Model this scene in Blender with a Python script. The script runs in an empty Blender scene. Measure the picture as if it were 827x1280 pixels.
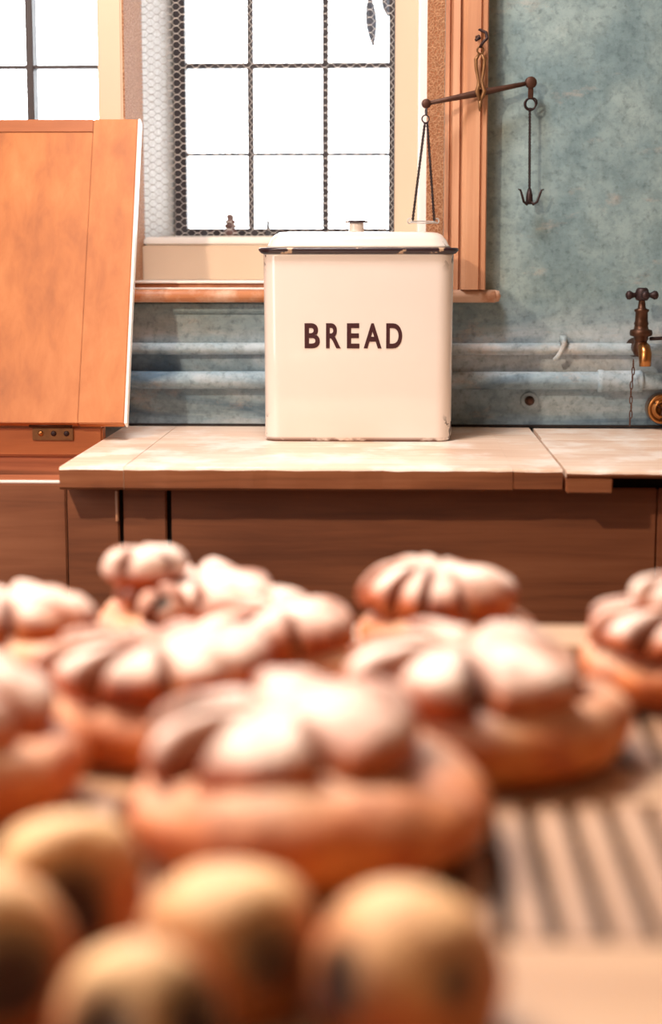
import bpy, bmesh, math, random
from mathutils import Vector, Matrix, noise
random.seed(7)
PI = math.pi
S = bpy.context.scene
COL = S.collection

# ------------------------------------------------------------------ camera
cam = bpy.data.cameras.new('camera')
cam.sensor_fit = 'VERTICAL'; cam.sensor_height = 36.0; cam.lens = 60.0
cam.clip_start = 0.02
cam.dof.use_dof = True; cam.dof.focus_distance = 2.74; cam.dof.aperture_fstop = 2.7
co = bpy.data.objects.new('camera', cam); COL.objects.link(co)
co.location = (0, 0, 1.19)
co.rotation_euler = (math.radians(90 - 8.4), 0, math.radians(2.05))
S.camera = co

# ------------------------------------------------------------------ world: bright overcast sky
W = bpy.data.worlds.new('sky'); S.world = W; W.use_nodes = True
bg = W.node_tree.nodes['Background']
bg.inputs[0].default_value = (0.93, 0.97, 1.0, 1); bg.inputs[1].default_value = 11.0

# ------------------------------------------------------------------ lights
def light(name, kind, loc, power, col, target=None, **kw):
    l = bpy.data.lights.new(name, kind); l.energy = power; l.color = col
    for k, v in kw.items(): setattr(l, k, v)
    o = bpy.data.objects.new(name, l); COL.objects.link(o); o.location = loc
    if target is not None:
        o.rotation_euler = (Vector(target) - Vector(loc)).to_track_quat('-Z', 'Y').to_euler()
    return o
light('picture_spot', 'SPOT', (-0.92, 1.28, 2.02), 80, (1, .78, .58), (-0.1, 2.0, 0.95), shadow_soft_size=.035, spot_size=2.9, spot_blend=.4)
light('overhead_fill', 'AREA', (-0.30, 2.25, 2.50), 33, (1, .94, .91), (-0.15, 1.80, 0.9), shape='DISK', size=.5)  # added soft fill that brightens worktop and bread tops, no known lamp
light('table_fill_spot', 'SPOT', (-0.75, 1.55, 2.40), 104, (1, .82, .62), (0.0, .92, 0.9), shadow_soft_size=.04, spot_size=.80, spot_blend=.7)  # added narrow spot that brightens the bread only, not a known lamp
light('warm_fill', 'AREA', (-0.5, 0.1, 2.45), 3.5, (1, .68, .44), (-0.1, 1.6, 0.9), shape='DISK', size=.7)  # added warm fill for the bread fronts, unseen source
light('cool_side_fill', 'AREA', (-2.1, 1.1, 1.5), 22, (.88, .92, 1), (0.3, 3.0, 1.1), shape='RECTANGLE', size=1.1, size_y=1.3)  # added cool fill from the left; no window stands there

S.view_settings.view_transform = 'Standard'; S.view_settings.look = 'None'
S.view_settings.exposure = 0.0; S.view_settings.gamma = 1.0; S.view_settings.use_curve_mapping = False

# ------------------------------------------------------------------ node helpers
def srgb(r, g, b):
    f = lambda c: (c/255/12.92) if c/255 <= .04045 else ((c/255+.055)/1.055)**2.4
    return (f(r), f(g), f(b), 1)

class NT:
    def __init__(s, name):
        s.m = bpy.data.materials.new(name); s.m.use_nodes = True
        s.t = s.m.node_tree; s.b = s.t.nodes['Principled BSDF']
        s.co = s.t.nodes.new('ShaderNodeTexCoord')
    def n(s, kind, **kw):
        x = s.t.nodes.new('ShaderNode'+kind)
        for k, v in kw.items(): setattr(x, k, v)
        return x
    def l(s, a, b): s.t.links.new(a, b)
    def vec(s, scale=(1, 1, 1), rot=(0, 0, 0), src='Object'):
        mp = s.n('Mapping'); mp.inputs['Scale'].default_value = scale; mp.inputs['Rotation'].default_value = rot
        s.l(s.co.outputs[src], mp.inputs[0]); return mp.outputs[0]
    def noise(s, scale, detail=4, rough=.55, vec=None, dist=0):
        x = s.n('TexNoise'); x.inputs['Scale'].default_value = scale; x.inputs['Detail'].default_value = detail
        x.inputs['Roughness'].default_value = rough; x.inputs['Distortion'].default_value = dist
        s.l(vec if vec is not None else s.vec(), x.inputs['Vector']); return x.outputs[0]
    def ramp(s, fac, stops, interp='LINEAR'):
        r = s.n('ValToRGB'); r.color_ramp.interpolation = interp
        e = r.color_ramp.elements
        while len(e) < len(stops): e.new(.5)
        for i, (p, c) in enumerate(stops):
            e[i].position = p; e[i].color = c if not isinstance(c, (int, float)) else (c, c, c, 1)
        s.l(fac, r.inputs[0]); return r.outputs[0]
    def mix(s, fac, a, b, blend='MIX'):
        m = s.n('Mix', data_type='RGBA', blend_type=blend)
        for i, v in ((0, fac), (6, a), (7, b)):
            if hasattr(v, 'node'): s.l(v, m.inputs[i])
            else: m.inputs[i].default_value = v
        return m.outputs[2]
    def math(s, op, a, b=0.0):
        m = s.n('Math', operation=op)
        for i, v in ((0, a), (1, b)):
            if hasattr(v, 'node'): s.l(v, m.inputs[i])
            else: m.inputs[i].default_value = v
        return m.outputs[0]
    def bump(s, h, strength=.3, dist=.002):
        b = s.n('Bump'); b.inputs['Strength'].default_value = strength; b.inputs['Distance'].default_value = dist
        s.l(h, b.inputs['Height']); s.l(b.outputs[0], s.b.inputs['Normal'])
    def set(s, **kw):
        for k, v in kw.items():
            k = k.replace('_', ' ')
            if hasattr(v, 'node'): s.l(v, s.b.inputs[k])
            else: s.b.inputs[k].default_value = v
        return s.m

def plain(name, c, rough=.6, metal=0, var=.15, scale=30):
    t = NT(name); n = t.noise(scale)
    d = (c[0]*(1-var*2), c[1]*(1-var*2), c[2]*(1-var*2), 1)
    return t.set(Base_Color=t.mix(n, d, c), Roughness=rough, Metallic=metal)

def wood(name, dark, mid, light_, axis=0, rough=.6, grain=1.0, worn=None, knots=.0, bump=.15):
    t = NT(name)
    sc = [70*grain]*3; sc[axis] = 3.0
    v = t.vec(tuple(sc))
    n1 = t.noise(1.0, 5, .6, v, .3)
    sc2 = [7]*3; sc2[axis] = 1.0
    n2 = t.noise(1.6, 3, .5, t.vec(tuple(sc2)), .5)
    n3 = t.noise(4, 3, .5)
    c = t.ramp(t.mix(.45, n1, n2), [(.3, dark), (.5, mid), (.7, light_)])
    c = t.mix(t.ramp(n3, [(.4, 0), (.72, .5)]), c, t.mix(1, c, (.72, .62, .55, 1), 'MULTIPLY'))
    if knots:
        vo = t.n('TexVoronoi'); vo.inputs['Scale'].default_value = 6; vo.inputs['Randomness'].default_value = 1
        t.l(t.vec((1, 1, .6)), vo.inputs['Vector'])
        k = t.ramp(vo.outputs['Distance'], [(.03, knots), (.11, 0)])
        c = t.mix(k, c, dark)
    if worn is not None:
        wv = t.ramp(t.noise(9, 5, .65), [(.48, 0), (.62, .7)])
        c = t.mix(wv, c, worn)
    t.bump(n1, bump, .001)
    return t.set(Base_Color=c, Roughness=rough)

M = {}
# limewashed wall
t = NT('limewash')
n1 = t.noise(2.2, 6, .62, None, .4); n2 = t.noise(9, 6, .7); n3 = t.noise(90, 3, .6)
n4 = t.noise(3.1, 5, .6, t.vec((.6, 1, 2.6)), .8)
c = t.ramp(t.mix(.4, n1, n2), [(.32, srgb(90, 112, 120)), (.45, srgb(122, 147, 153)), (.58, srgb(154, 175, 176)), (.74, srgb(184, 190, 182))])
sep = t.n('SeparateXYZ'); t.l(t.co.outputs['Object'], sep.inputs[0])
band = t.math('MULTIPLY', t.ramp(sep.outputs[2], [(.0, 0), (1.0, 0), (1.0, 0)]), 1.0)
mr = t.n('MapRange'); mr.inputs[1].default_value = 1.02; mr.inputs[2].default_value = 1.13; t.l(sep.outputs[2], mr.inputs[0])
lowc = t.ramp(n4, [(.36, srgb(92, 120, 142)), (.46, srgb(148, 172, 186)), (.6, srgb(198, 208, 214)), (.74, srgb(210, 206, 198))])  # paler low wall: limewash staining plus light under the sill put into colour
c = t.mix(mr.outputs[0], lowc, c)
c = t.mix(t.ramp(t.noise(5, 6, .7, t.vec((1, 1, 2.2), (0, 0, 0))), [(.58, 0), (.7, .65)]), c, srgb(188, 170, 156))
c = t.mix(t.ramp(n3, [(.52, 0), (.72, .45)]), c, srgb(66, 84, 88))
c = t.mix(t.ramp(t.noise(34, 6, .75), [(.4, .5), (.56, 0)]), c, t.mix(1, c, srgb(196, 200, 200), 'MULTIPLY'))
t.bump(t.mix(.5, n2, n3), .35, .003)
M['wall'] = t.set(Base_Color=c, Roughness=.85)
M['plaster'] = plain('plaster', srgb(205, 178, 150), .9, 0, .06, 4)
M['floor'] = wood('floor_boards', srgb(60, 38, 24), srgb(90, 58, 36), srgb(110, 74, 48), 1)
# roughcast
def roughcast(name, a, b, sc):
    t = NT(name)
    vo = t.n('TexVoronoi', feature='DISTANCE_TO_EDGE'); vo.inputs['Scale'].default_value = sc
    t.l(t.mix(.02, t.vec(), t.noise(60)), vo.inputs['Vector'])
    k = t.ramp(vo.outputs['Distance'], [(.02, 1), (.16, 0)])
    n = t.noise(sc*.7, 4)
    c = t.mix(k, t.mix(n, a, (a[0]*.7, a[1]*.7, a[2]*.7, 1)), b)
    t.bump(k, .6, .003)
    return t.set(Base_Color=c, Roughness=.8)
M['brown_rough'] = roughcast('brown_roughcast', srgb(166, 106, 68), srgb(200, 150, 112), 190)
M['white_rough'] = roughcast('white_roughcast', srgb(248, 247, 245), srgb(206, 202, 196), 110)
M['stone'] = plain('stone', srgb(215, 212, 205), .9, 0, .08, 12)
M['cream'] = plain('cream_paint', srgb(216, 190, 164), .5, 0, .04, 8)
M['white_paint_and_highlight'] = plain('white_paint_and_highlight', srgb(242, 238, 232), .4, 0, .03, 8)  # white paint, also used to colour in brightly lit edges
M['steel'] = plain('dark_steel', srgb(62, 56, 60), .5, .3)
M['wire'] = plain('galvanised_wire', srgb(206, 202, 198), .5, .1)
M['pink_wood'] = wood('pink_wood', srgb(158, 100, 72), srgb(196, 140, 104), srgb(214, 164, 128), 2, .5, 1.0, None, 0, .08)
M['sill_wood'] = wood('sill_wood', srgb(150, 88, 56), srgb(196, 128, 84), srgb(226, 168, 128), 0, .5, 1, srgb(228, 196, 172))
M['lid_wood'] = wood('lid_pine', srgb(160, 90, 42), srgb(188, 112, 56), srgb(204, 130, 74), 2, .55, .5, None, .55, .08)
M['lid_wood_h'] = wood('lid_pine_across', srgb(150, 82, 40), srgb(176, 102, 54), srgb(194, 120, 68), 0, .55, .5, None, .5, .08)
M['chest_wood'] = wood('chest_wood', srgb(120, 66, 40), srgb(176, 104, 68), srgb(200, 128, 90), 0, .6)
M['cab'] = wood('cabinet_wood', srgb(110, 64, 42), srgb(142, 86, 56), srgb(160, 102, 70), 0, .6, .7, None, 0, .1)
M['top'] = wood('worktop_wood', srgb(220, 180, 152), srgb(240, 212, 190), srgb(250, 234, 218), 0, .32, 1, srgb(254, 246, 238))  # worn wood, with glare on the top put into its near-white colour
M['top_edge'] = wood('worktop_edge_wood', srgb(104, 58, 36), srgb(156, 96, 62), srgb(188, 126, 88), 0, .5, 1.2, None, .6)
M['table'] = wood('table_wood', srgb(172, 138, 112), srgb(198, 164, 136), srgb(214, 184, 156), 0, .45)
M['slat'] = wood('slat_wood', srgb(150, 122, 104), srgb(182, 152, 132), srgb(200, 172, 152), 1, .5)
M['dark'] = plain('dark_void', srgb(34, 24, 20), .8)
M['brass'] = plain('brass', srgb(190, 130, 76), .28, 1, .2, 40)
M['old_brass'] = plain('old_brass', srgb(92, 60, 42), .42, .7, .3, 60)
M['hinge'] = plain('hinge_brass', srgb(150, 106, 66), .45, .5, .3, 90)
M['iron'] = plain('rusty_iron', srgb(104, 70, 56), .55, .5, .3, 80)
M['darkiron'] = plain('dark_iron', srgb(62, 44, 44), .5, .5, .25, 80)
M['print'] = plain('maroon_print', srgb(66, 30, 34), .4, 0, .1)
M['rim'] = None
t = NT('rim_enamel'); k = t.ramp(t.noise(42, 3), [(.62, 0), (.66, 1)])
M['rim'] = t.set(Base_Color=t.mix(k, srgb(44, 26, 34), srgb(190, 160, 132)), Roughness=.3)
t = NT('enamel')
sep = t.n('SeparateXYZ'); t.l(t.co.outputs['Object'], sep.inputs[0])
c = t.mix(t.noise(6, 3), srgb(228, 214, 204), srgb(236, 224, 214))
ax = t.math('ABSOLUTE', sep.outputs[0])
cor = t.ramp(ax, [(.13, 0), (.146, 1)])
lo = t.ramp(sep.outputs[2], [(.003, 1), (.007, 0)])
hi = t.ramp(sep.outputs[2], [(.27, 0), (.30, 1)])
chipn = t.ramp(t.noise(55, 3, .5), [(.56, 0), (.575, 1)])
chip = t.math('MULTIPLY', chipn, t.math('MAXIMUM', t.math('MULTIPLY', cor, t.math('MAXIMUM', hi, t.ramp(sep.outputs[2], [(.03, 1), (.045, 0)]))), 0))
c = t.mix(chip, c, srgb(48, 26, 24))
rust = t.math('MULTIPLY', lo, t.ramp(t.noise(30, 4), [(.38, 0), (.5, 1)]))
c = t.mix(rust, c, srgb(112, 62, 40))
M['enamel'] = t.set(Base_Color=c, Roughness=.16)
M['enamel'].node_tree.nodes['Principled BSDF'].inputs['Coat Weight'].default_value = .5
# glass
t = NT('window_glass'); tb = t.n('BsdfTransparent'); gl = t.n('BsdfGlossy'); gl.inputs['Roughness'].default_value = .03
fr = t.n('Fresnel'); fr.inputs[0].default_value = 1.45; ms = t.n('MixShader')
t.l(fr.outputs[0], ms.inputs[0]); t.l(tb.outputs[0], ms.inputs[1]); t.l(gl.outputs[0], ms.inputs[2])
t.l(ms.outputs[0], t.t.nodes['Material Output'].inputs['Surface']); M['glass'] = t.m
M['leaf'] = plain('leaf', srgb(34, 30, 40), .6)
M['ornament'] = plain('ornament_glaze', srgb(120, 88, 82), .4)

# bread: the mesh carries "flour" (dusting on loaves, paler tops on rolls) and "bake" (scorched slashes, and shade painted low on rolls)
def bread_mat(name, base, deep, pale, flourc, amt):
    t = NT(name)
    fa = t.n('Attribute', attribute_name='flour'); ba = t.n('Attribute', attribute_name='bake')
    n1 = t.noise(38, 5, .6); n2 = t.noise(170, 4, .7); n3 = t.noise(14, 3)
    c = t.ramp(t.mix(.4, n1, n3), [(.34, deep), (.5, base), (.66, pale)])
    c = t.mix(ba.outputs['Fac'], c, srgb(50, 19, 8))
    f = t.math('MULTIPLY', fa.outputs['Fac'], t.ramp(t.mix(.5, n1, n2), [(.34, .35), (.58, 1)]))
    c = t.mix(t.math('MULTIPLY', f, amt), c, flourc)
    t.bump(t.mix(.5, n1, n2), .35, .002)
    return t.set(Base_Color=c, Roughness=.62)
M['crust'] = bread_mat('floured_crust', srgb(176, 84, 34), srgb(112, 46, 20), srgb(210, 124, 62), srgb(248, 234, 226), .96)
M['crust2'] = bread_mat('base_crust', srgb(200, 102, 38), srgb(140, 60, 22), srgb(226, 144, 70), srgb(250, 232, 210), .75)
M['roll'] = bread_mat('roll_crust', srgb(186, 96, 40), srgb(132, 56, 22), srgb(216, 140, 76), srgb(255, 220, 168), .85)

# ------------------------------------------------------------------ mesh helpers
def link(name, bm, mat, parent=None, smooth=False, bevel=0):
    me = bpy.data.meshes.new(name)
    if bevel:
        bmesh.ops.bevel(bm, geom=bm.edges[:], offset=bevel, segments=2, affect='EDGES', clamp_overlap=True)
    bmesh.ops.recalc_face_normals(bm, faces=bm.faces[:])
    bm.to_mesh(me); bm.free()
    if smooth:
        for p in me.polygons: p.use_smooth = True
    me.materials.append(mat if not isinstance(mat, str) else M[mat])
    o = bpy.data.objects.new(name, me); COL.objects.link(o)
    if parent is not None: o.parent = parent
    return o
def root(name, label, cat, loc=(0, 0, 0), rz=0, group=None):
    o = bpy.data.objects.new(name, None); COL.objects.link(o); o.location = loc; o.rotation_euler = (0, 0, rz)
    o.empty_display_size = .05
    return tag(o, label, cat, group)
def tag(o, label, cat, group=None, kind=None):
    o['label'] = label; o['category'] = cat
    if group: o['group'] = group
    if kind: o['kind'] = kind
    return o
def struct(o, label=None):
    o['kind'] = 'structure'
    if label: o['label'] = label; 
    return o
def abox(bm, x0, x1, y0, y1, z0, z1, mtx=None):
    v = [bm.verts.new((x, y, z)) for x in (x0, x1) for y in (y0, y1) for z in (z0, z1)]
    if mtx is not None:
        for q in v: q.co = mtx @ q.co
    for f in ((0, 1, 3, 2), (4, 6, 7, 5), (0, 4, 5, 1), (2, 3, 7, 6), (0, 2, 6, 4), (1, 5, 7, 3)):
        bm.faces.new([v[i] for i in f])
def box(name, d, mat, parent=None, bevel=0, mtx=None):
    bm = bmesh.new(); abox(bm, *d, mtx=mtx); return link(name, bm, mat, parent, False, bevel)
def lathe(bm, prof, n=32, c=(0, 0, 0), mtx=None, close=True):
    rings = []
    for r, z in prof:
        ring = []
        for i in range(n):
            a = 2*PI*i/n
            p = Vector((r*math.cos(a), r*math.sin(a), z))
            if mtx is not None: p = mtx @ p
            ring.append(bm.verts.new(p+Vector(c)))
        rings.append(ring)
    for a, b in zip(rings, rings[1:]):
        for i in range(n): bm.faces.new((a[i], a[(i+1) % n], b[(i+1) % n], b[i]))
    if close:
        bm.faces.new(rings[0][::-1]); bm.faces.new(rings[-1])
def tube(bm, pts, r, n=8, closed=False):
    pts = [Vector(p) for p in pts]; rs = r if isinstance(r, (list, tuple)) else [r]*len(pts)
    rings = []; N = len(pts); nrm = None
    for i, p in enumerate(pts):
        a = pts[(i-1) % N] if (closed or i > 0) else p
        b = pts[(i+1) % N] if (closed or i < N-1) else p
        tg = (b-a).normalized()
        if nrm is None:
            nrm = tg.cross(Vector((0, 0, 1)))
            if nrm.length < .1: nrm = tg.cross(Vector((1, 0, 0)))
        nrm = (nrm - tg*nrm.dot(tg)).normalized(); bn = tg.cross(nrm)
        rings.append([bm.verts.new(p+(nrm*math.cos(2*PI*k/n)+bn*math.sin(2*PI*k/n))*rs[i]) for k in range(n)])
    last = N if closed else N-1
    for i in range(last):
        a, b = rings[i], rings[(i+1) % N]
        for k in range(n): bm.faces.new((a[k], a[(k+1) % n], b[(k+1) % n], b[k]))
    if not closed:
        bm.faces.new(rings[0][::-1]); bm.faces.new(rings[-1])
def rrect(w, d, r, n=6, cx=0, cy=0):
    out = []
    for (sx, sy, a0) in ((1, 1, 0), (-1, 1, PI/2), (-1, -1, PI), (1, -1, 3*PI/2)):
        for k in range(n+1):
            a = a0 + k/n*PI/2
            out.append((cx+sx*(w/2-r)+r*math.cos(a), cy+sy*(d/2-r)+r*math.sin(a)))
    return out
def loft(bm, secs, cap0=True, cap1=True):   # secs: list of (list of xy, z)
    rings = [[bm.verts.new((x, y, z)) for x, y in s] for s, z in secs]
    for a, b in zip(rings, rings[1:]):
        n = len(a)
        for i in range(n): bm.faces.new((a[i], a[(i+1) % n], b[(i+1) % n], b[i]))
    if cap0: bm.faces.new(rings[0][::-1])
    if cap1: bm.faces.new(rings[-1])
def extr(bm, prof, x0, x1):                 # yz profile along x
    a = [bm.verts.new((x0, y, z)) for y, z in prof]; b = [bm.verts.new((x1, y, z)) for y, z in prof]
    n = len(prof)
    for i in range(n): bm.faces.new((a[i], a[(i+1) % n], b[(i+1) % n], b[i]))
    bm.faces.new(a[::-1]); bm.faces.new(b)
def helix(p0, p1, r, turns, ph=0, per=8):
    p0, p1 = Vector(p0), Vector(p1); d = (p1-p0); u = d.normalized().cross(Vector((0, 1, 0))).normalized(); w = d.normalized().cross(u)
    n = int(turns*per)
    return [p0+d*i/n+(u*math.cos(2*PI*turns*i/n+ph)+w*math.sin(2*PI*turns*i/n+ph))*r for i in range(n+1)]
def ring_pts(c, r, ax='y', n=20, tilt=0, ry=None):
    o = []
    for i in range(n):
        a = 2*PI*i/n; u, v = r*math.cos(a), (ry or r)*math.sin(a)
        p = {'y': Vector((u, 0, v)), 'z': Vector((u, v, 0)), 'x': Vector((0, u, v))}[ax]
        o.append(Matrix.Rotation(tilt, 3, 'X') @ p + Vector(c))
    return o

# ================================================================== SETTING
WY = 3.0
struct(box('floor', (-2.2, 2.2, -1.6, 3.5, -.1, 0), 'floor'))
struct(box('ceiling', (-2.2, 2.2, -1.6, 3.5, 2.6, 2.7), 'plaster'))
struct(box('wall_left', (-2.3, -2.2, -1.6, 3.5, 0, 2.6), 'plaster'))
struct(box('wall_right', (2.2, 2.3, -1.6, 3.5, 0, 2.6), 'plaster'))
struct(box('wall_front', (-2.2, 2.2, -1.7, -1.6, 0, 2.6), 'plaster'))
# back wall round the window opening x -1.25..0.0876, z 1.122..2.2
OX0, OX1, OZ0, OZ1 = -1.25, .0876, 1.125, 2.2
bm = bmesh.new()
abox(bm, -2.2, OX0, WY, 3.5, 0, 2.6); abox(bm, OX1, 2.2, WY, 3.5, 0, 2.6)
abox(bm, OX0, OX1, WY, 3.5, 0, OZ0); abox(bm, OX0, OX1, WY, 3.5, OZ1, 2.6)
wb = struct(link('wall_back', bm, 'wall'))

# window_1: the meshed window on the right; window_2: the left casement
w1 = bpy.data.objects.new('window_1', None); COL.objects.link(w1); w1.location = (0, 0, 0)
w1['kind'] = 'structure'; w1['label'] = 'dark steel barred window behind the chicken wire netting'
w2 = bpy.data.objects.new('window_2', None); COL.objects.link(w2)
w2['kind'] = 'structure'; w2['label'] = 'left steel casement window above the raised chest lid'
# outer masonry round window_1 (reveal)
bm = bmesh.new()
v = [(-.4634, 3.222), (-.436, 3.46), (-.436, 3.5), (-.52, 3.5), (-.52, 3.222)]
a = [bm.verts.new((x, y, OZ0)) for x, y in v]; b = [bm.verts.new((x, y, OZ1)) for x, y in v]
for i in range(5): bm.faces.new((a[i], a[(i+1) % 5], b[(i+1) % 5], b[i]))
bm.faces.new(a); bm.faces.new(b[::-1])
link('reveal', bm, 'white_rough', w1)
box('reveal', (.0026, .0876, 3.222, 3.5, OZ0, OZ1), 'white_rough', w1)
box('window_sill', (-.436, .0026, 3.21, 3.5, OZ0, 1.2345), 'stone', w1)
box('lintel', (-.436, .0026, 3.222, 3.5, 2.105, OZ1), 'stone', w1)
# steel frame + bars
SX0, SX1, SZ0, SZ1 = -.4343, .0026, 1.2345, 2.105
box('frame_stile', (SX0, SX0+.024, 3.44, 3.49, SZ0, SZ1), 'steel', w1, .002)
box('frame_stile', (SX1-.0125, SX1, 3.44, 3.49, SZ0, SZ1), 'steel', w1, .002)
box('frame_rail', (SX0+.024, SX1-.0125, 3.44, 3.49, SZ0, SZ0+.018), 'steel', w1, .002)
box('frame_rail', (SX0+.024, SX1-.0125, 3.44, 3.49, SZ1-.02, SZ1), 'steel', w1, .002)
bxs = [-.2834, -.1347]; bzs = [1.398, 1.570, 1.742, 1.914]
for x in bxs: box('glazing_bar', (x-.006, x+.006, 3.452, 3.484, SZ0+.018, SZ1-.02), 'steel', w1, .0015)
xs = [SX0+.024]+bxs+[SX1-.0125]; zs = [SZ0+.018]+bzs+[SZ1-.02]
for i, z in enumerate(bzs):
    h = .0055 if z > 1.5 else .003
    for j in range(3):
        box('glazing_bar', (xs[j]+(.006 if j else 0), xs[j+1]-(.006 if j < 2 else 0), 3.455, 3.482, z-h, z+h), 'steel', w1, .001)
for j in range(3):
    for i in range(5):
        box('pane', (xs[j], xs[j+1], 3.468, 3.471, zs[i], zs[i+1]), 'glass', w1)
# inner timber frame of window_1
box('timber_stile', (.0024, .0480, 3.19, 3.222, OZ0, OZ1), 'cream', w1, .003)
box('timber_bead', (.0440, .0600, 3.03, 3.20, OZ0, OZ1), 'white_paint_and_highlight', w1, .002)
box('roughcast_strip', (.0574, .0876, 3.02, 3.21, OZ0, OZ1), 'brown_rough', w1)
box('timber_rail', (-.4634, .0440, 3.185, 3.222, 1.152, 1.2160), 'cream', w1, .002)
box('white_bevel', (-.4634, .0024, 3.20, 3.224, 1.2160, 1.232), 'white_paint_and_highlight', w1, .004)  # white colour stands in for the glare along the rail top
# mullion between the windows
mu = struct(box('trim_1', (-.509, -.4664, 3.0, 3.2, OZ0, OZ1), 'cream', None, .003), 'cream painted post between the two windows')
box('roughcast_strip', (-.4664, -.4634, 3.004, 3.222, OZ0, OZ1), 'brown_rough', mu)
box('timber_stile', (-.52, -.4664, 3.2, 3.4, OZ0, OZ1), 'cream', mu)
# window_2
bm = None
X0 = OX0
for d in ((X0, X0+.03, OZ0, OZ1), (-.515, -.509, OZ0, OZ1)): box('frame_stile', (d[0], d[1], 3.10, 3.14, d[2], d[3]), 'steel', w2, .001)
for z0, z1 in ((OZ0+.03, OZ0+.06), (OZ1-.03, OZ1)): box('frame_rail', (X0+.03, -.515, 3.10, 3.14, z0, z1), 'steel', w2, .001)
vx = [-.997, -.820, -.6475]
for x in vx: box('glazing_bar', (x-.0065, x+.0065, 3.10, 3.14, OZ0+.06, OZ1-.03), 'steel', w2, .0015)
vz = [1.345, 1.5305, 1.716, 1.90]
ex = [X0+.03]+vx+[-.515]; ez = [OZ0+.06]+vz+[OZ1-.03]
for z in vz:
    for j in range(4): box('glazing_bar', (ex[j]+(.0065 if j else 0), ex[j+1]-(.0065 if j < 3 else 0), 3.105, 3.135, z-.003, z+.003), 'steel', w2, .001)
for j in range(4):
    for i in range(5): box('pane', (ex[j], ex[j+1], 3.118, 3.121, ez[i], ez[i+1]), 'glass', w2)
# sill mouldings
sl = struct(box('trim_2', (OX0, .060, 2.985, 3.19, OZ0, 1.1390), 'pink_wood', None, .002), 'stepped inner window sill of pinkish wood')
box('sill_step', (OX0, .058, 3.03, 3.19, 1.1395, 1.1485), 'pink_wood', sl, .002)
box('highlight_strip', (OX0, .086, 2.972, 2.986, 1.1392, 1.1425), 'white_paint_and_highlight', sl, .001)  # painted highlight along the sill's front edge
box('highlight_strip', (OX0, .058, 3.024, 3.19, 1.1490, 1.1530), 'white_paint_and_highlight', sl, .001)  # painted highlight along the upper step
bm = bmesh.new()
prof = [(3.0, 1.1392)]+[(2.972-.011*math.sin(a), 1.1282+.011*math.cos(a)) for a in [PI*k/8 for k in range(9)]]+[(3.0, 1.1172)]
extr(bm, prof, OX0-.02, .176)
# rounded end
lathe(bm, [(.0002, -.011), (.008, -.009), (.011, 0), (.008, .009), (.0002, .011)], 12, (.176, 2.982, 1.1282))
struct(link('trim_3', bm, 'sill_wood', None, True), 'bare orange timber nosing under the windows')
# architrave
bm = bmesh.new()
P = [(.0876, 3.0), (.0876, 2.984), (.0945, 2.980), (.0965, 2.986), (.0985, 2.986), (.1005, 2.976), (.112, 2.972), (.1135, 2.979), (.1155, 2.979), (.117, 2.966), (.124, 2.957), (.146, 2.955), (.1475, 2.961), (.1495, 2.961), (.151, 2.955), (.157, 2.955), (.159, 2.958), (.159, 3.0)]
a = [bm.verts.new((x, y, 1.1395)) for x, y in P]; b = [bm.verts.new((x, y, 2.28)) for x, y in P]
n = len(P)
for i in range(n): bm.faces.new((a[i], a[(i+1) % n], b[(i+1) % n], b[i]))
bm.faces.new(a); bm.faces.new(b[::-1])
struct(link('trim_4', bm, 'pink_wood'), 'moulded pinkish timber architrave right of the window')
# skirting fillet at the back of the worktops
struct(box('baseboard_back', (-.47, 2.2, 2.990, 3.0, .9, .904), 'dark', None, .001), 'dark fillet where the worktop meets the wall')
# plaster ledge under the sill
struct(box('trim_5', (-1.25, .10, 2.992, 3.0, 1.098, 1.117), 'wall', None, .003), 'limewashed fillet below the timber nosing')

# wire netting
bm = bmesh.new()
cw, chh = .0118, .0136
x0, x1, z0, z1 = -.4630, .0028, 1.226, 2.12
def wseg(p, q, r):
    d = Vector(q)-Vector(p); u = Vector((0, 1, 0)); w = d.normalized().cross(u)
    A = [bm.verts.new(Vector(p)+(u*c_+w*s_)*r) for c_, s_ in ((1, 0), (-.5, .866), (-.5, -.866))]
    B = [bm.verts.new(Vector(q)+(u*c_+w*s_)*r) for c_, s_ in ((1, 0), (-.5, .866), (-.5, -.866))]
    for k in range(3): bm.faces.new((A[k], A[(k+1) % 3], B[(k+1) % 3], B[k]))
ncol = int((x1-x0)/cw); nrow = int((z1-z0)/chh)
# columns of hexagons: vertical zigzags with horizontal twists
def pt(ci, k):
    side = ((k//1) % 2)
    s_ = -1 if ((k+ci) % 2) else 1
    return (x0+ci*cw+s_*cw*.26, 3.206+.0006*s_, z0+k*chh*.5)
for ci in range(ncol+1):
    for k in range(nrow*2):
        wseg(pt(ci, k), pt(ci, k+1), .00055)
    if ci < ncol:
        for k in range(nrow*2+1):
            if (k+ci) % 2 == 0: wseg(pt(ci, k), pt(ci+1, k), .0010)
net = link('wire_netting', bm, 'wire')
tag(net, 'hexagonal chicken wire netting stretched across the barred window', 'netting', None, 'stuff')

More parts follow.
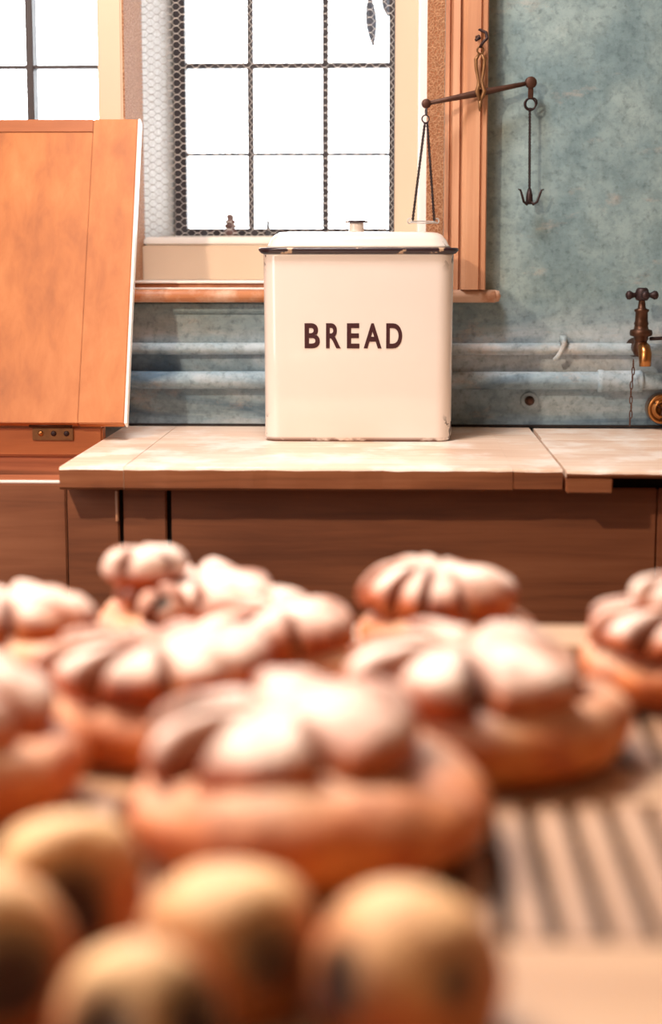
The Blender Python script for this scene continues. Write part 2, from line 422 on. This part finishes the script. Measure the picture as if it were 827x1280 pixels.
# outside bits
bm = bmesh.new()
for s_, x, z, L, w_ in ((0, -.050, 1.725, .112, .0115), (1, -.020, 1.725, .05, .009)):
    lp = []
    for i in range(9):
        f = i/8; ww = w_*math.sin(PI*min(1, f*1.02))**.8+.0004
        lp.append([bm.verts.new((x+sx*ww+.008*f, 3.56+.002*abs(sx)+yy, z-L*f)) for sx, yy in ((-1, 0), (0, .002), (1, 0), (0, -.001))])
    for p, q in zip(lp, lp[1:]):
        for k in range(4): bm.faces.new((p[k], p[(k+1) % 4], q[(k+1) % 4], q[k]))
tube(bm, [(-.048, 3.56, 1.70), (-.042, 3.56, 1.74), (-.026, 3.56, 1.73), (-.03, 3.56, 1.86), (-.05, 3.56, 2.3)], .0015, 6)
tag(link('hanging_leaf', bm, 'leaf', None, True), 'dark pointed leaf hanging outside the top of the barred window', 'leaf')
bm = bmesh.new()
lathe(bm, [(.010, 0), (.0105, .008), (.0095, .017), (.006, .019), (.0095, .022), (.010, .026), (.006, .029), (.009, .032), (.0088, .036), (.0045, .039), (.006, .043), (.0055, .048), (.0005, .052)], 16)
o = link('ornament', bm, 'ornament', None, True); o.scale = (1.3, 1.3, .9); o.location = (-.322, 3.42, 1.2346)
tag(o, 'small ribbed pinkish knob standing on the outer window sill', 'ornament')
bm = bmesh.new(); lathe(bm, [(.006, 0), (.006, .003), (.004, .005), (.0032, .030), (.0008, .036)], 12)
o = link('sill_pin', bm, 'steel', None, True); o.location = (-.247, 3.42, 1.2346)
tag(o, 'thin dark pin standing on the window sill left of the bin knob', 'pin')

# pipes along the wall
def pipe(name, z, r, y, label):
    t = root(name, label, 'pipe')
    bm = bmesh.new(); tube(bm, [(-1.6+.15*i, y+.001*math.sin(i*1.3), z+.0008*math.sin(i*2.1)) for i in range(24)], r, 14)
    link('pipe_run', bm, 'wall', t, True); return t
p1 = pipe('wall_pipe', 1.0365, .0105, 2.9895, 'thin limewashed upper pipe along the wall behind the bin')
bm = bmesh.new(); tube(bm, [(.296, 2.979, 1.056), (.297, 2.974, 1.046), (.293, 2.974, 1.036), (.287, 2.973, 1.026), (.281, 2.976, 1.018)], .0042, 8)
abox(bm, .291, .302, 2.976, 2.999, 1.045, 1.060)
link('pipe_clip', bm, 'wall', p1, True)
p2 = pipe('wall_pipe', .982, .0155, 2.9845, 'thick limewashed lower pipe with a socket, just above the worktop')
bm = bmesh.new()
def xl(x, r): return [(x, r)]
pr = [(.0158, -.0385), (.0195, -.038), (.0195, -.030), (.0182, -.028), (.0182, .030), (.019, .034), (.0185, .0385), (.0158, .039)]
lathe(bm, pr, 20, (.395, 2.9815, .982), Matrix.Rotation(PI/2, 3, 'Y'))
link('pipe_socket', bm, 'wall', p2, True)
# small knob/hook plate on wall
bm = bmesh.new()
lathe(bm, [(.0085, 0), (.0085, .004), (.0055, .008), (.005, .010), (.0005, .011)], 14, (.2405, 2.9985, .946), Matrix.Rotation(PI/2, 3, 'X'))
sd = link('wall_stud', bm, 'iron', None, True)
bm = bmesh.new(); lathe(bm, [(.0165, -.001), (.0160, .002), (.013, .003), (.0086, .003)], 10, (.2405, 3.0, .946), Matrix.Rotation(PI/2, 3, 'X') @ Matrix.Rotation(.3, 3, 'Z'))
link('washer_plate', bm, 'wall', sd, True)
tag(sd, 'small rusty stud in the wall under the lower pipe', 'stud')

# ================================================================== SCALE
SY = 2.948
sc = root('hanging_scale', 'rusty hanging balance beam scale hooked on the window architrave', 'scale', (.1434, SY, 1.46), math.radians(15))
def L(x, z, y=0): return (x-.1434, y, z-1.46)
bm = bmesh.new()   # hook and nail
tube(bm, [L(.141, 1.560, .03), L(.141, 1.560, -.002), L(.139, 1.556, -.012), L(.132, 1.552, -.014)], .0028, 8)
tube(bm, [L(.138, 1.566, .018), L(.146, 1.572, .008), L(.153, 1.566, -.004), L(.153, 1.556, -.01), L(.146, 1.549, -.01), L(.143, 1.542, -.004)], .0026, 8)
link('hook', bm, 'darkiron', sc, True)
bm = bmesh.new()   # shears
tube(bm, ring_pts(L(.1434, 1.537, -.004), .0055, 'y', 16), .0016, 6, True)
for s_ in (-1, 1):
    tube(bm, [L(.1434+s_*.002, 1.531, -.004), L(.1434+s_*.0075, 1.522, -.004), L(.1434+s_*.0068, 1.508, -.004), L(.1434+s_*.003, 1.488, -.005), L(.1434+s_*.0035, 1.478, -.008), L(.1434+s_*.0065, 1.470, -.009), L(.1434+s_*.003, 1.460, -.008), L(.1434, 1.452, -.006)], [.0022, .0034, .003, .0026, .0036, .0040, .003, .0022], 8)
tube(bm, [L(.1434, 1.455, -.006), L(.1432, 1.444, -.006), L(.143, 1.437, -.006)], [.0035, .0028, .001], 8)
link('shears', bm, 'hinge', sc, True)
bm = bmesh.new()
bl, br = Vector(L(.0513, 1.4483)), Vector(L(.2347, 1.4868)); mid = (bl+br)/2
tube(bm, [bl, bl.lerp(mid, .5), mid, mid.lerp(br, .5), br], [.0032, .0045, .0062, .0045, .0036], 8)
lathe(bm, [(.0068, -.004), (.008, -.002), (.008, .002), (.0068, .004)], 16, bl, Matrix.Rotation(PI/2, 3, 'X'))
lathe(bm, [(.0085, -.005), (.0100, -.003), (.0100, .003), (.0085, .005)], 16, br, Matrix.Rotation(PI/2, 3, 'X'))
lathe(bm, [(.004, -.010), (.004, .007)], 12, mid, Matrix.Rotation(PI/2, 3, 'X'))
link('beam', bm, 'iron', sc, True)
bm = bmesh.new()
abox(bm, *(br.x-.0045, br.x+.0045, -.003, .003, br.z-.028, br.z-.006)); link('shackle', bm, 'iron', sc, False, .002)
bm = bmesh.new()
tube(bm, ring_pts((br.x-.001, -.001, br.z-.036), .0100, 'y', 20), .0016, 6, True)
tube(bm, ring_pts((br.x+.003, .004, br.z-.034), .0100, 'y', 20, .5), .0013, 6, True)
link('ring', bm, 'darkiron', sc, True)
def cord(name, p, q, tw, parent=sc):
    bm = bmesh.new()
    for ph in (0, PI): tube(bm, helix(p, q, .0013, tw*.55, ph, 10), .00125, 5)
    return link(name, bm, 'darkiron', parent, True)
cord('chain', (br.x-.001, 0, br.z-.042), L(.2355, 1.309), 24)
bm = bmesh.new()
cx, cz = L(.2355, 1.3)[0], L(0, 1.3)[2]
tube(bm, [(cx, 0, cz+.010), (cx, 0, cz), (cx, 0, cz-.012), (cx, 0, cz-.016)], [.003, .0055, .0062, .0035], 10)
for s_ in (-1, 1):
    tube(bm, [(cx+s_*.002, -.002, cz-.010), (cx+s_*.006, -.004, cz-.016), (cx+s_*.012, -.006, cz-.012), (cx+s_*.015, -.007, cz-.003), (cx+s_*.019, -.008, cz+.008), (cx+s_*.023, -.008, cz+.009)], [.003, .0026, .0022, .002, .0017, .001], 8)
link('double_hook', bm, 'darkiron', sc, True)
bm = bmesh.new()
tube(bm, ring_pts((bl.x, 0, bl.z-.013), .0042, 'x', 14, 0, .006), .0012, 6, True)
tube(bm, ring_pts((bl.x-.001, 0, bl.z-.025), .0062, 'y', 16), .0012, 6, True)
link('ring', bm, 'darkiron', sc, True)
cord('chain', (bl.x-.002, 0, bl.z-.031), L(.0325, 1.256, .012), 26)
cord('chain', (bl.x+.002, 0, bl.z-.031), L(.0705, 1.256, .012), 26)
bm = bmesh.new()
tube(bm, ring_pts(L(.0520, 1.2535, .014), .0215, 'z', 28, .10), .0011, 6, True)
for x in (.028, .075):
    tube(bm, ring_pts(L(x, 1.2555, .013), .0042, 'y', 12), .0011, 6, True)
link('pan_hoop', bm, 'wire', sc, True)

# ================================================================== TAP
TX, TY = .422, 2.93
tp = root('brass_tap', 'old brass bib tap with cross handle on the blue wall', 'tap', (TX, TY, 1.02))
bm = bmesh.new()
lathe(bm, [(.003, -.004), (.011, -.001), (.0135, .006), (.0135, .014), (.011, .020), (.0105, .024), (.0125, .026), (.0125, .031), (.0185, .033), (.0195, .037), (.0185, .042), (.0125, .044), (.0115, .050), (.0125, .053), (.011, .058), (.0105, .072), (.0125, .074), (.0125, .077), (.007, .079), (.0055, .092), (.008, .094), (.0095, .100), (.0095, .106)], 24, (0, 0, .010))
tube(bm, [(0, .004, .022), (0, .03, .020), (0, .055, .020), (0, .068, .020)], [.010, .009, .010, .017], 16)
link('tap_body', bm, 'old_brass', tp, True)
bm = bmesh.new()
tube(bm, [(.002, .002, .024), (.004, -.012, .022), (.005, -.020, .012), (.005, -.021, .002), (.005, -.021, -.008)], [.010, .011, .0112, .0105, .010], 18)
link('spout', bm, 'brass', tp, True)
bm = bmesh.new()
lathe(bm, [(.009, .102), (.0115, .105), (.0115, .117), (.010, .121), (.0075, .1235)], 20)
for k in range(4):
    a = k*PI/2+.12; d = Vector((math.cos(a), math.sin(a), 0))
    tube(bm, [d*.006+Vector((0, 0, .111)), d*.014+Vector((0, 0, .111)), d*.017+Vector((0, 0, .111)), d*.021+Vector((0, 0, .111)), d*.0255+Vector((0, 0, .111)), d*.028+Vector((0, 0, .111))], [.0055, .004, .0055, .0078, .007, .003], 12)
link('cross_handle', bm, 'darkiron', tp, True)
ch = root('plug_chain', 'thin rusty plug chain hanging from the brass tap', 'chain', (.410, 2.952, .91))
for k in range(9):
    z = .004+k*.0125
    bm = bmesh.new(); tube(bm, ring_pts((.0010*math.sin(k*1.1)+.0007*k*.5, 0, z), .0022 if k % 2 else .0032, 'y' if k % 2 else 'x', 12, 0, .0072), .0011, 5, True)
    link('link', bm, 'iron', ch, True)
bm = bmesh.new()
tube(bm, [(.437, 2.93, 1.0575), (.455, 2.935, 1.058), (.49, 2.94, 1.060), (.54, 2.95, 1.062), (.60, 2.9995, 1.062)], .0032, 8)
tag(link('thin_rod', bm, 'darkiron', None, True), 'thin dark rod running right from the brass tap to the wall', 'rod')
dr = root('brass_valve', 'round brass valve cap low on the wall below the tap', 'valve', (.468, 2.975, .9345))
bm = bmesh.new(); R90 = Matrix.Rotation(PI/2, 3, 'X')
lathe(bm, [(.0262, -.025), (.0262, .004), (.0250, .009), (.0215, .010), (.0200, .006), (.0160, .006), (.0150, .010), (.0120, .010), (.011, .005), (.0005, .004)], 32, (0, 0, 0), R90)
link('valve_cap', bm, 'brass', dr, True)
bm = bmesh.new()
for k in range(3): tube(bm, [(0, -.006, 0), (.018*math.cos(k*2.1+.4), -.008, .018*math.sin(k*2.1+.4))], .002, 6)
link('spoke', bm, 'old_brass', dr, True)

# ================================================================== WORKTOPS
wt = root('worktop', 'thick worn wooden worktop that carries the bread bin', 'worktop', (-.12, 2.386, .867))
def wbox(name, d, mat, parent, o, bevel=.0025):
    return box(name, (d[0]-o[0], d[1]-o[0], d[2]-o[1], d[3]-o[1], d[4]-o[2], d[5]-o[2]), mat, parent, bevel)
wo = (-.12, 2.386, .867)
def plank(x0, x1, y0, y1, z0, z1, parent, o, name='board', sk=0, matl=('top', 'top_edge')):
    bm = bmesh.new(); nx = max(2, int((x1-x0)/.02))
    rnd = random.Random(int(x0*1000))
    secs = []
    for i in range(nx+1):
        x = x0+(x1-x0)*i/nx
        j = rnd.uniform(-.0009, .0009); jj = rnd.uniform(-.0007, .0007)
        b = .0035
        prof = [(y0+b+j, z0), (y0+j, z0+b), (y0+j, z1-b*1.2+jj), (y0+b*.5+j, z1-b*.3+jj*.5), (y0+b*1.6+j, z1), (y1, z1), (y1, z0)]
        secs.append([bm.verts.new((x-o[0], y-o[1], z-o[2])) for y, z in prof])
    for a, c in zip(secs, secs[1:]):
        for k in range(7):
            f = bm.faces.new((a[k], a[(k+1) % 7], c[(k+1) % 7], c[k]))
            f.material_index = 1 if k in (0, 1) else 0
    bm.faces.new(secs[0][::-1]); bm.faces.new(secs[-1])
    ob = link(name, bm, matl[0], parent)
    ob.data.materials.append(M[matl[1]])
    return ob
plank(-.4705, -.3795, 2.386, 2.990, .8675, .9, wt, wo)
plank(-.3785, .170, 2.386, 2.990, .867, .9, wt, wo)
plank(.1705, .2395, 2.3875, 2.990, .868, .8993, wt, wo)
wt2 = root('worktop', 'thinner right hand worktop under the brass tap', 'worktop', (.7, 2.38, .867))
wo2 = (.7, 2.38, .867)
plank(.2440, 1.0, 2.376, 2.80, .888, .8985, wt2, wo2)
plank(.2470, 1.0, 2.802, 2.990, .888, .8982, wt2, wo2)
wbox('cleat', (.2440, .309, 2.378, 2.98, .8665, .8878), 'top_edge', wt2, wo2, .002)
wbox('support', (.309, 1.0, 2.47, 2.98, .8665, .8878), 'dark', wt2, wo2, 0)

# ================================================================== CABINET
cb = root('base_cabinet', 'dark brown panelled cabinet under the worktops', 'cabinet', (.26, 2.43, 0))
o_ = (.26, 2.43, 0)
wbox('panel', (-.470, -.3945, 2.436, 2.446, .02, .8665), 'cab', cb, o_, .002)
wbox('panel', (-.3885, -.3255, 2.436, 2.446, .02, .8665), 'cab', cb, o_, .002)
wbox('panel', (-.3185, .38, 2.436, 2.446, .02, .8665), 'cab', cb, o_, .002)
wbox('panel', (.381, 1.0, 2.436, 2.446, .02, .8665), 'cab', cb, o_, .002)
wbox('catch', (-.3990, -.3950, 2.430, 2.437, .815, .860), 'sill_wood', cb, o_, .001)
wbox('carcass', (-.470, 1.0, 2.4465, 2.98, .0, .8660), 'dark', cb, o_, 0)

# ================================================================== CHEST
cx_ = (-.80, 2.43, 0)
cs = root('wooden_chest', 'open wooden chest left of the worktop, lid leaning back', 'chest', cx_)
wbox('front_board', (-1.15, -.4715, 2.436, 2.456, .0, .8690), 'cab', cs, cx_, .002)
wbox('front_lip', (-1.15, -.4715, 2.440, 2.456, .8692, .8720), 'white_paint_and_highlight', cs, cx_, .0008)  # white strip paints in the lit rim of the chest
wbox('side_board', (-1.15, -1.13, 2.4565, 2.76, .0, .8690), 'chest_wood', cs, cx_, .002)
wbox('tray', (-1.129, -.4715, 2.4565, 2.757, .80, .842), 'chest_wood', cs, cx_, .001)
wbox('back_rail', (-1.15, -.4715, 2.758, 2.790, .872, .9210), 'lid_wood_h', cs, cx_, .003)
wbox('back_board', (-1.15, -.4715, 2.766, 2.790, .0, .8718), 'chest_wood', cs, cx_, .001)
# lid frame: local plane
ang = math.atan2(.21, .498)
LM = Matrix.Translation(Vector((0-cx_[0], 2.738-cx_[1], .928))) @ Matrix.Rotation(-ang, 4, 'X')
Hh = .541
lid = box('lid', (-1.15, -.5085, 0, .018, 0.001, Hh-.0245), 'lid_wood', cs, .001, LM)
box('lid_stile', (-.5080, -.433, -.0008, .018, 0, Hh), 'lid_wood', lid, .0015, LM)
box('lid_rail', (-1.15, -.5085, -.0006, .018, Hh-.024, Hh), 'lid_wood_h', lid, .0012, LM)
box('lid_edge', (-.4328, -.4285, .000, .020, 0, Hh+.001), 'white_paint_and_highlight', lid, .001, LM)  # white strip paints in window light on the lid's side
hb = wbox('hinge', (-.586, -.519, 2.7545, 2.7580, .8985, .9195), 'hinge', cs, cx_, .0008)
bm = bmesh.new(); tube(bm, [(-.590-cx_[0], 2.752-cx_[1], .9235), (-.52-cx_[0], 2.752-cx_[1], .9235)], .0035, 10)
link('hinge_pin', bm, 'old_brass', hb, True)
for x in (-.572, -.551, -.530):
    bm = bmesh.new(); lathe(bm, [(.0045, 0), (.0045, .0008), (.003, .0018), (.0005, .002)], 12, (x-cx_[0], 2.7545-cx_[1], .910), R90)
    link('screw', bm, 'darkiron' if x > -.56 else 'brass', hb, True)

# ================================================================== BREAD BIN
bn = root('bread_bin', 'white enamel bread bin with dark rim and domed lid', 'bread bin', (-.0555, 2.825, .9), math.radians(.4))
BW, BD = .302, .168
bm = bmesh.new()
loft(bm, [(rrect(BW-.008, BD-.008, .022, 8), 0.0005), (rrect(BW-.002, BD-.002, .025, 8), .0035), (rrect(BW, BD, .027, 8), .008), (rrect(BW+.001, BD, .027, 8), .15), (rrect(BW+.003, BD, .027, 8), .296), (rrect(BW+.0035, BD, .027, 8), .3)])
link('body', bm, 'enamel', bn, True)
for p in bn.children[0].data.polygons:
    if abs(p.normal.z) > .9: p.use_smooth = False
bm = bmesh.new()
ro = rrect
loft(bm, [(rrect(BW+.004, BD+.001, .027, 8), .2995), (rrect(BW+.010, BD+.006, .030, 8), .3005), (rrect(BW+.018, BD+.014, .034, 8), .3045), (rrect(BW+.019, BD+.015, .035, 8), .3070), (rrect(BW+.015, BD+.011, .033, 8), .3092), (rrect(BW+.006, BD+.003, .03, 8), .3095)])
link('rim', bm, 'rim', bn, True)
bm = bmesh.new()
loft(bm, [(rrect(BW-.006, BD-.006, .028, 8), .3096), (rrect(BW-.012, BD-.012, .03, 8), .3135), (rrect(BW-.020, BD-.018, .03, 8), .322), (rrect(BW-.032, BD-.028, .03, 8), .3295), (rrect(BW-.046, BD-.040, .03, 8), .3335), (rrect(BW-.075, BD-.07, .025, 8), .3350), (rrect(.1, .05, .02, 8), .3355)])
ld = link('lid', bm, 'enamel', bn, True)
bm = bmesh.new()
lathe(bm, [(.013, .3350), (.0125, .338), (.0115, .347), (.012, .3500)], 20, (-.004, 0, 0))
link('knob', bm, 'enamel', ld, True)
bm = bmesh.new()
lathe(bm, [(.0165, .3501), (.0185, .3508), (.0182, .3525), (.012, .3540), (.0005, .3545)], 24, (-.004, 0, 0))
link('knob_cap', bm, 'rim', bn, True)
# lettering
LW = [('B', -.0855, -.0610), ('R', -.0512, -.0277), ('E', -.0178, .0022), ('A', .0090, .0377), ('D', .0450, .0705)]
fbm = bmesh.new()
for chr_, lx0, lx1 in LW:
    cu = bpy.data.curves.new('lettering', 'FONT'); cu.body = chr_; cu.size = .0535
    cu.offset = .0014; cu.extrude = .0003; cu.resolution_u = 6
    tmp = bpy.data.objects.new('lettering', cu); COL.objects.link(tmp)
    dg = bpy.context.evaluated_depsgraph_get(); me = bpy.data.meshes.new_from_object(tmp.evaluated_get(dg))
    COL.objects.unlink(tmp); bpy.data.objects.remove(tmp)
    xs_ = [v.co.x for v in me.vertices]; ys_ = [v.co.y for v in me.vertices]
    wd, hg = max(xs_)-min(xs_), max(ys_)-min(ys_)
    for v in me.vertices:
        v.co = Vector(((v.co.x-min(xs_))*(lx1-lx0)/wd+lx0, -BD/2-.0006-v.co.z*.5, (v.co.y-min(ys_))*.0400/hg+.1500))
    fbm.from_mesh(me)
lt = link('lettering', fbm, 'print', bn); lt['label'] = 'dark maroon capitals reading BREAD'

# ================================================================== TABLE
TZ = .87
tx = (0, 1.1, 0)
tb = root('slatted_table', 'slatted wooden table top carrying all the loaves', 'table', tx)
wbox('front_board', (-.62, .62, .40, .775, TZ-.03, TZ+.0005), 'table', tb, tx, .003)
wbox('back_board', (-.62, .62, 1.40, 1.487, TZ-.03, TZ+.0005), 'table', tb, tx, .003)
wbox('cross_rail', (-.62, .62, .985, 1.06, TZ-.030, TZ-.0005), 'table', tb, tx, .002)
wbox('dark_backing', (-.62, .62, .776, 1.399, TZ-.034, TZ-.031), 'dark', tb, tx, .0005)  # added near-black sheet that paints the shade between the slats
s0 = wbox('slat', (-.0078, .0078, .776, .9845, TZ-.012, TZ), 'slat', tb, (0, 0, 0), .0015)
s0.data.transform(Matrix.Translation((0, -1.1, 0)))
s1 = wbox('slat', (-.0078, .0078, 1.0605, 1.3995, TZ-.012, TZ), 'slat', tb, (0, 0, 0), .0015)
s1.data.transform(Matrix.Translation((0, -1.1, 0)))
first = True
for s_ in (s0, s1):
    for k in range(-25, 26):
        x = .0933+k*.0239
        if abs(x) > .61: continue
        if k == 0: s_.location.x = x; continue
        c_ = s_.copy(); COL.objects.link(c_); c_.parent = tb; c_.location = (x, 0, random.uniform(-.0004, .0004))
for sx in (-1, 1):
    for y in (.46, 1.44):
        wbox('leg', (sx*.58-.03, sx*.58+.03, y-.03, y+.03, 0, TZ-.035), 'cab', tb, tx, .003)
    wbox('apron', (sx*.615-.012, sx*.615+.012, .40, 1.487, TZ-.10, TZ-.0345), 'cab', tb, tx, .002)

# ================================================================== LOAVES
def bread(name, prof, n, lobes, mat, parent, seed, loc=(0, 0, 0), groove=.0, squash=(1, 1), tilt=(0, 0), flour=1.0, nz=.004, bakes=(), fl0=.25, low=0.0):
    """revolved dough with slashes. prof: (r, z); groove: depth of radial slashes"""
    rnd = random.Random(seed); off = Vector((seed*3.1, seed*1.7, seed*.9))
    ph = rnd.uniform(0, 6.28); R = max(r for r, z in prof); H = max(z for r, z in prof)
    # dense profile by Catmull-Rom
    P = [prof[0]]+list(prof)+[prof[-1]]; dense = []
    for i in range(1, len(P)-2):
        for k in range(5):
            t_ = k/5; a, b, c, d = P[i-1], P[i], P[i+1], P[i+2]
            dense.append(tuple(.5*((2*b[j])+(-a[j]+c[j])*t_+(2*a[j]-5*b[j]+4*c[j]-d[j])*t_**2+(-a[j]+3*b[j]-3*c[j]+d[j])*t_**3) for j in (0, 1)))
    dense.append(prof[-1])
    wob = [rnd.uniform(.75, 1.15) for _ in range(max(1, lobes))]
    verts, fl, bk = [], [], []
    for (r, z) in dense:
        for i in range(n):
            a = 2*PI*i/n
            g = 0; gw = 0; lift = 0
            if lobes:
                a0_ = a; a = a+.08*math.sin(a*2+ph*3)+.06*math.sin(a*3+seed)
                u = ((a+ph)/(2*PI)*lobes) % lobes; idx = int(u) % lobes; fu = u-int(u)
                dd = min(fu, 1-fu)
                g = math.exp(-(dd/.09)**2); saw = fu-.5; gw = math.exp(-(dd/.17)**2)*max(0, min(1, (r/R-.25)/.3))
                rr = max(0, min(1, r/R)); zz = max(0, min(1, z/H))
                vis = max(0, min(1, (zz-.25)/.4)) if True else 1
                amp = groove*vis*(rr*1.1+.15)*(.55+.75*(wob[idx if fu < .5 else (idx+1) % lobes]-.75)/.4)
                k = 1-g*amp/R*1.1
                k += (wob[idx]-1)*.26*math.sin(PI*fu)*rr
                lift = -g*amp*1.1 + math.sin(PI*fu)*.010*rr*(wob[idx]-.9)*vis
                g *= vis
                lift += saw*groove*.75*rr*vis; k *= 1+saw*.10*rr
                a = a0_
            else: k = 1
            x, y = r*k*math.cos(a)*squash[0], r*k*math.sin(a)*squash[1]
            zz_ = z+(lift if z > H*.2 else 0)
            q = Vector((x, y, zz_))
            d = noise.noise(q*9+off)*nz*2.4+noise.noise(q*24+off)*nz*.8+noise.noise(q*60+off)*nz*.35
            if r > .001:
                q.x += d*math.cos(a); q.y += d*math.sin(a)
            if z > H*.1: q.z += d*.7
            b_ = 0
            for (bx, by, bz, br_, dep) in bakes:
                v_ = Vector((bx, by, bz)); dist = (q-v_).length/(br_*1.3)
                w_ = math.exp(-dist*dist*1.6); b_ = max(b_, min(1, w_*1.5))
                q += -v_.normalized()*dep*w_
            # flour lies on what faces up, not in the fresh cuts; on rolls just a paler top
            up = max(0, min(1, (zz_/H-fl0)/(.5 if low else .22)))
            fl.append(max(0, min(1, flour*up*(1-gw)*(1-b_)*(.9+.9*noise.noise(q*22+off)))))
            bk.append(max(0, min(1, b_*1.9+g*.6+gw*.15+low*max(0, 1-z/H*2.2))))  # low term darkens the rolls' lower sides, shade put into colour
            verts.append(q)
    faces = []
    m = len(dense)
    for j in range(m-1):
        for i in range(n):
            faces.append((j*n+i, j*n+(i+1) % n, (j+1)*n+(i+1) % n, (j+1)*n+i))
    faces.append(tuple(range(n))[::-1]); faces.append(tuple((m-1)*n+i for i in range(n)))
    me = bpy.data.meshes.new(name)
    Mx = Matrix.Translation(loc) @ Matrix.Rotation(tilt[0], 4, 'X') @ Matrix.Rotation(tilt[1], 4, 'Y')
    me.from_pydata([Mx @ v for v in verts], [], faces); me.update()
    for nm, arr in (('flour', fl), ('bake', bk)):
        at = me.attributes.new(nm, 'FLOAT', 'POINT'); at.data.foreach_set('value', arr)
    for p in me.polygons: p.use_smooth = True
    me.materials.append(M[mat])
    o = bpy.data.objects.new(name, me); COL.objects.link(o)
    if parent is not None: o.parent = parent
    return o
def base_prof(R, H): return [(R*.55, 0), (R*.74, .0005), (R*.92, H*.20), (R, H*.50), (R*.96, H*.76), (R*.82, H*.96), (R*.55, H*1.02), (R*.2, H*1.0), (.0006, H*.98)]
def top_prof(R, H): return [(R*.5, 0), (R*.70, H*.05), (R*.92, H*.20), (R, H*.42), (R*.95, H*.66), (R*.80, H*.84), (R*.55, H*.95), (R*.28, H*.96), (R*.1, H*.90), (.0006, H*.88)]
def loaf(x, y, Rb, Hb, Rt, Ht, off, tilt, seed, label, lobes=8, groove=.014, knob=None, flb=.65):
    t = root('cottage_loaf', label, 'bread', (x, y, TZ), 0, 'floured cottage loaves on the slatted table')
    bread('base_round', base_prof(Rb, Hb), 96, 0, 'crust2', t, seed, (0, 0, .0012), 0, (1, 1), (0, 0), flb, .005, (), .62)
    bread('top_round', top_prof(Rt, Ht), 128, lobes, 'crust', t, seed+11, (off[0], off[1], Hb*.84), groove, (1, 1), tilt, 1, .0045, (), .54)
    if knob: bread('topknot', top_prof(knob[0], knob[1]), 64, 5, 'crust', t, seed+23, (knob[2], knob[3], Hb*.84+Ht*.80), .006, (1, 1), (0, 0), 1, .003, (), .2)
    return t
loaf(-.045, .900, .102, .050, .080, .042, (-.014, .004), (-.02, -.08), 5, 'large two-tier loaf front and centre, its petalled top slid to the left', 6, .018)
loaf(.062, 1.075, .092, .047, .082, .042, (-.016, .002), (.03, .02), 14, 'two-tier loaf behind right of the front loaf, broad floury top over a wide brown base', 7, .015)
loaf(-.154, 1.10, .088, .046, .076, .039, (-.003, .0), (-.02, -.02), 3, 'two-tier loaf left of centre with an even daisy-cut floury top', 9, .014)
loaf(-.289, 1.262, .083, .044, .068, .036, (-.004, .0), (.0, .04), 4, 'two-tier loaf cut off by the left edge, standing in the second row from the back', 8, .012)
l_e = loaf(-.168, 1.400, .085, .032, .070, .034, (.004, .0), (.0, .05), 5, 'rearmost left loaf, the highest, with a knob of dough on top', 8, .014, (.034, .030, -.038, -.012))
bread('dough_knot', top_prof(.021, .026), 48, 3, 'crust', l_e, 71, (-.012, -.060, .040), .004, (1, 1), (.9, 0), .6, .002, [(0, -.004, .024, .005, .003)], .5)
loaf(-.0785, 1.25, .068, .038, .066, .038, (-.004, .0), (.02, -.03), 6, 'small two-tier loaf wedged between the back left and back right loaves', 6, .014)
loaf(.0465, 1.345, .074, .044, .066, .046, (-.010, -.002), (.0, .02), 7, 'rearmost loaf right of centre, tidy floured cap on a narrow base', 10, .010)
loaf(.2200, 1.245, .082, .040, .082, .036, (.004, .0), (.0, .0), 8, 'three-tier loaf at the right edge with a small round knob on top', 9, .010, (.034, .028, -.006, 0))
loaf(-.2620, .962, .082, .046, .064, .044, (.0, .0), (.02, .04), 9, 'floury loaf at the left edge beside the front loaf, dark scorched under its top', 6, .018)
# ================================================================== ROLLS
def roll(x, y, R, H, seed, label, bakes):
    P_ = [(R*.45, 0), (R*.78, .0006), (R*.97, H*.28), (R, H*.45), (R*.93, H*.66), (R*.72, H*.86), (R*.42, H*.97), (R*.16, H*1.01), (.0006, H*1.01)]
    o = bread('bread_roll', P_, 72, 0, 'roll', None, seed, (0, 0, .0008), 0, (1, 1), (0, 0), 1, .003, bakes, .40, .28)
    o.location = (x, y, TZ); return tag(o, label, 'bread roll', 'golden rolls at the front of the table')
roll(-.151, .768, .036, .060, 31, 'golden roll behind the others at the left, one scorched slash in its front', [(.004, -.030, .036, .014, .016), (.010, -.033, .024, .012, .008)])
roll(-.070, .704, .038, .055, 32, 'pale golden roll right of the pair at the left, dark hole on its right side', [(.018, -.026, .034, .013, .014)])
roll(.0065, .680, .041, .059, 33, 'roundest roll, alone at the right of the front row, small dark dimple', [(.017, -.030, .034, .009, .011), (-.026, -.026, .032, .012, .006)])
roll(-.097, .628, .036, .055, 34, 'frontmost roll at the bottom edge with two dark burnt slashes', [(-.012, -.026, .034, .014, .014), (.024, -.014, .036, .014, .014)])
roll(-.166, .685, .036, .062, 35, 'roll at the bottom left corner, half out of frame, blackened nose', [(.010, -.026, .034, .017, .016)])
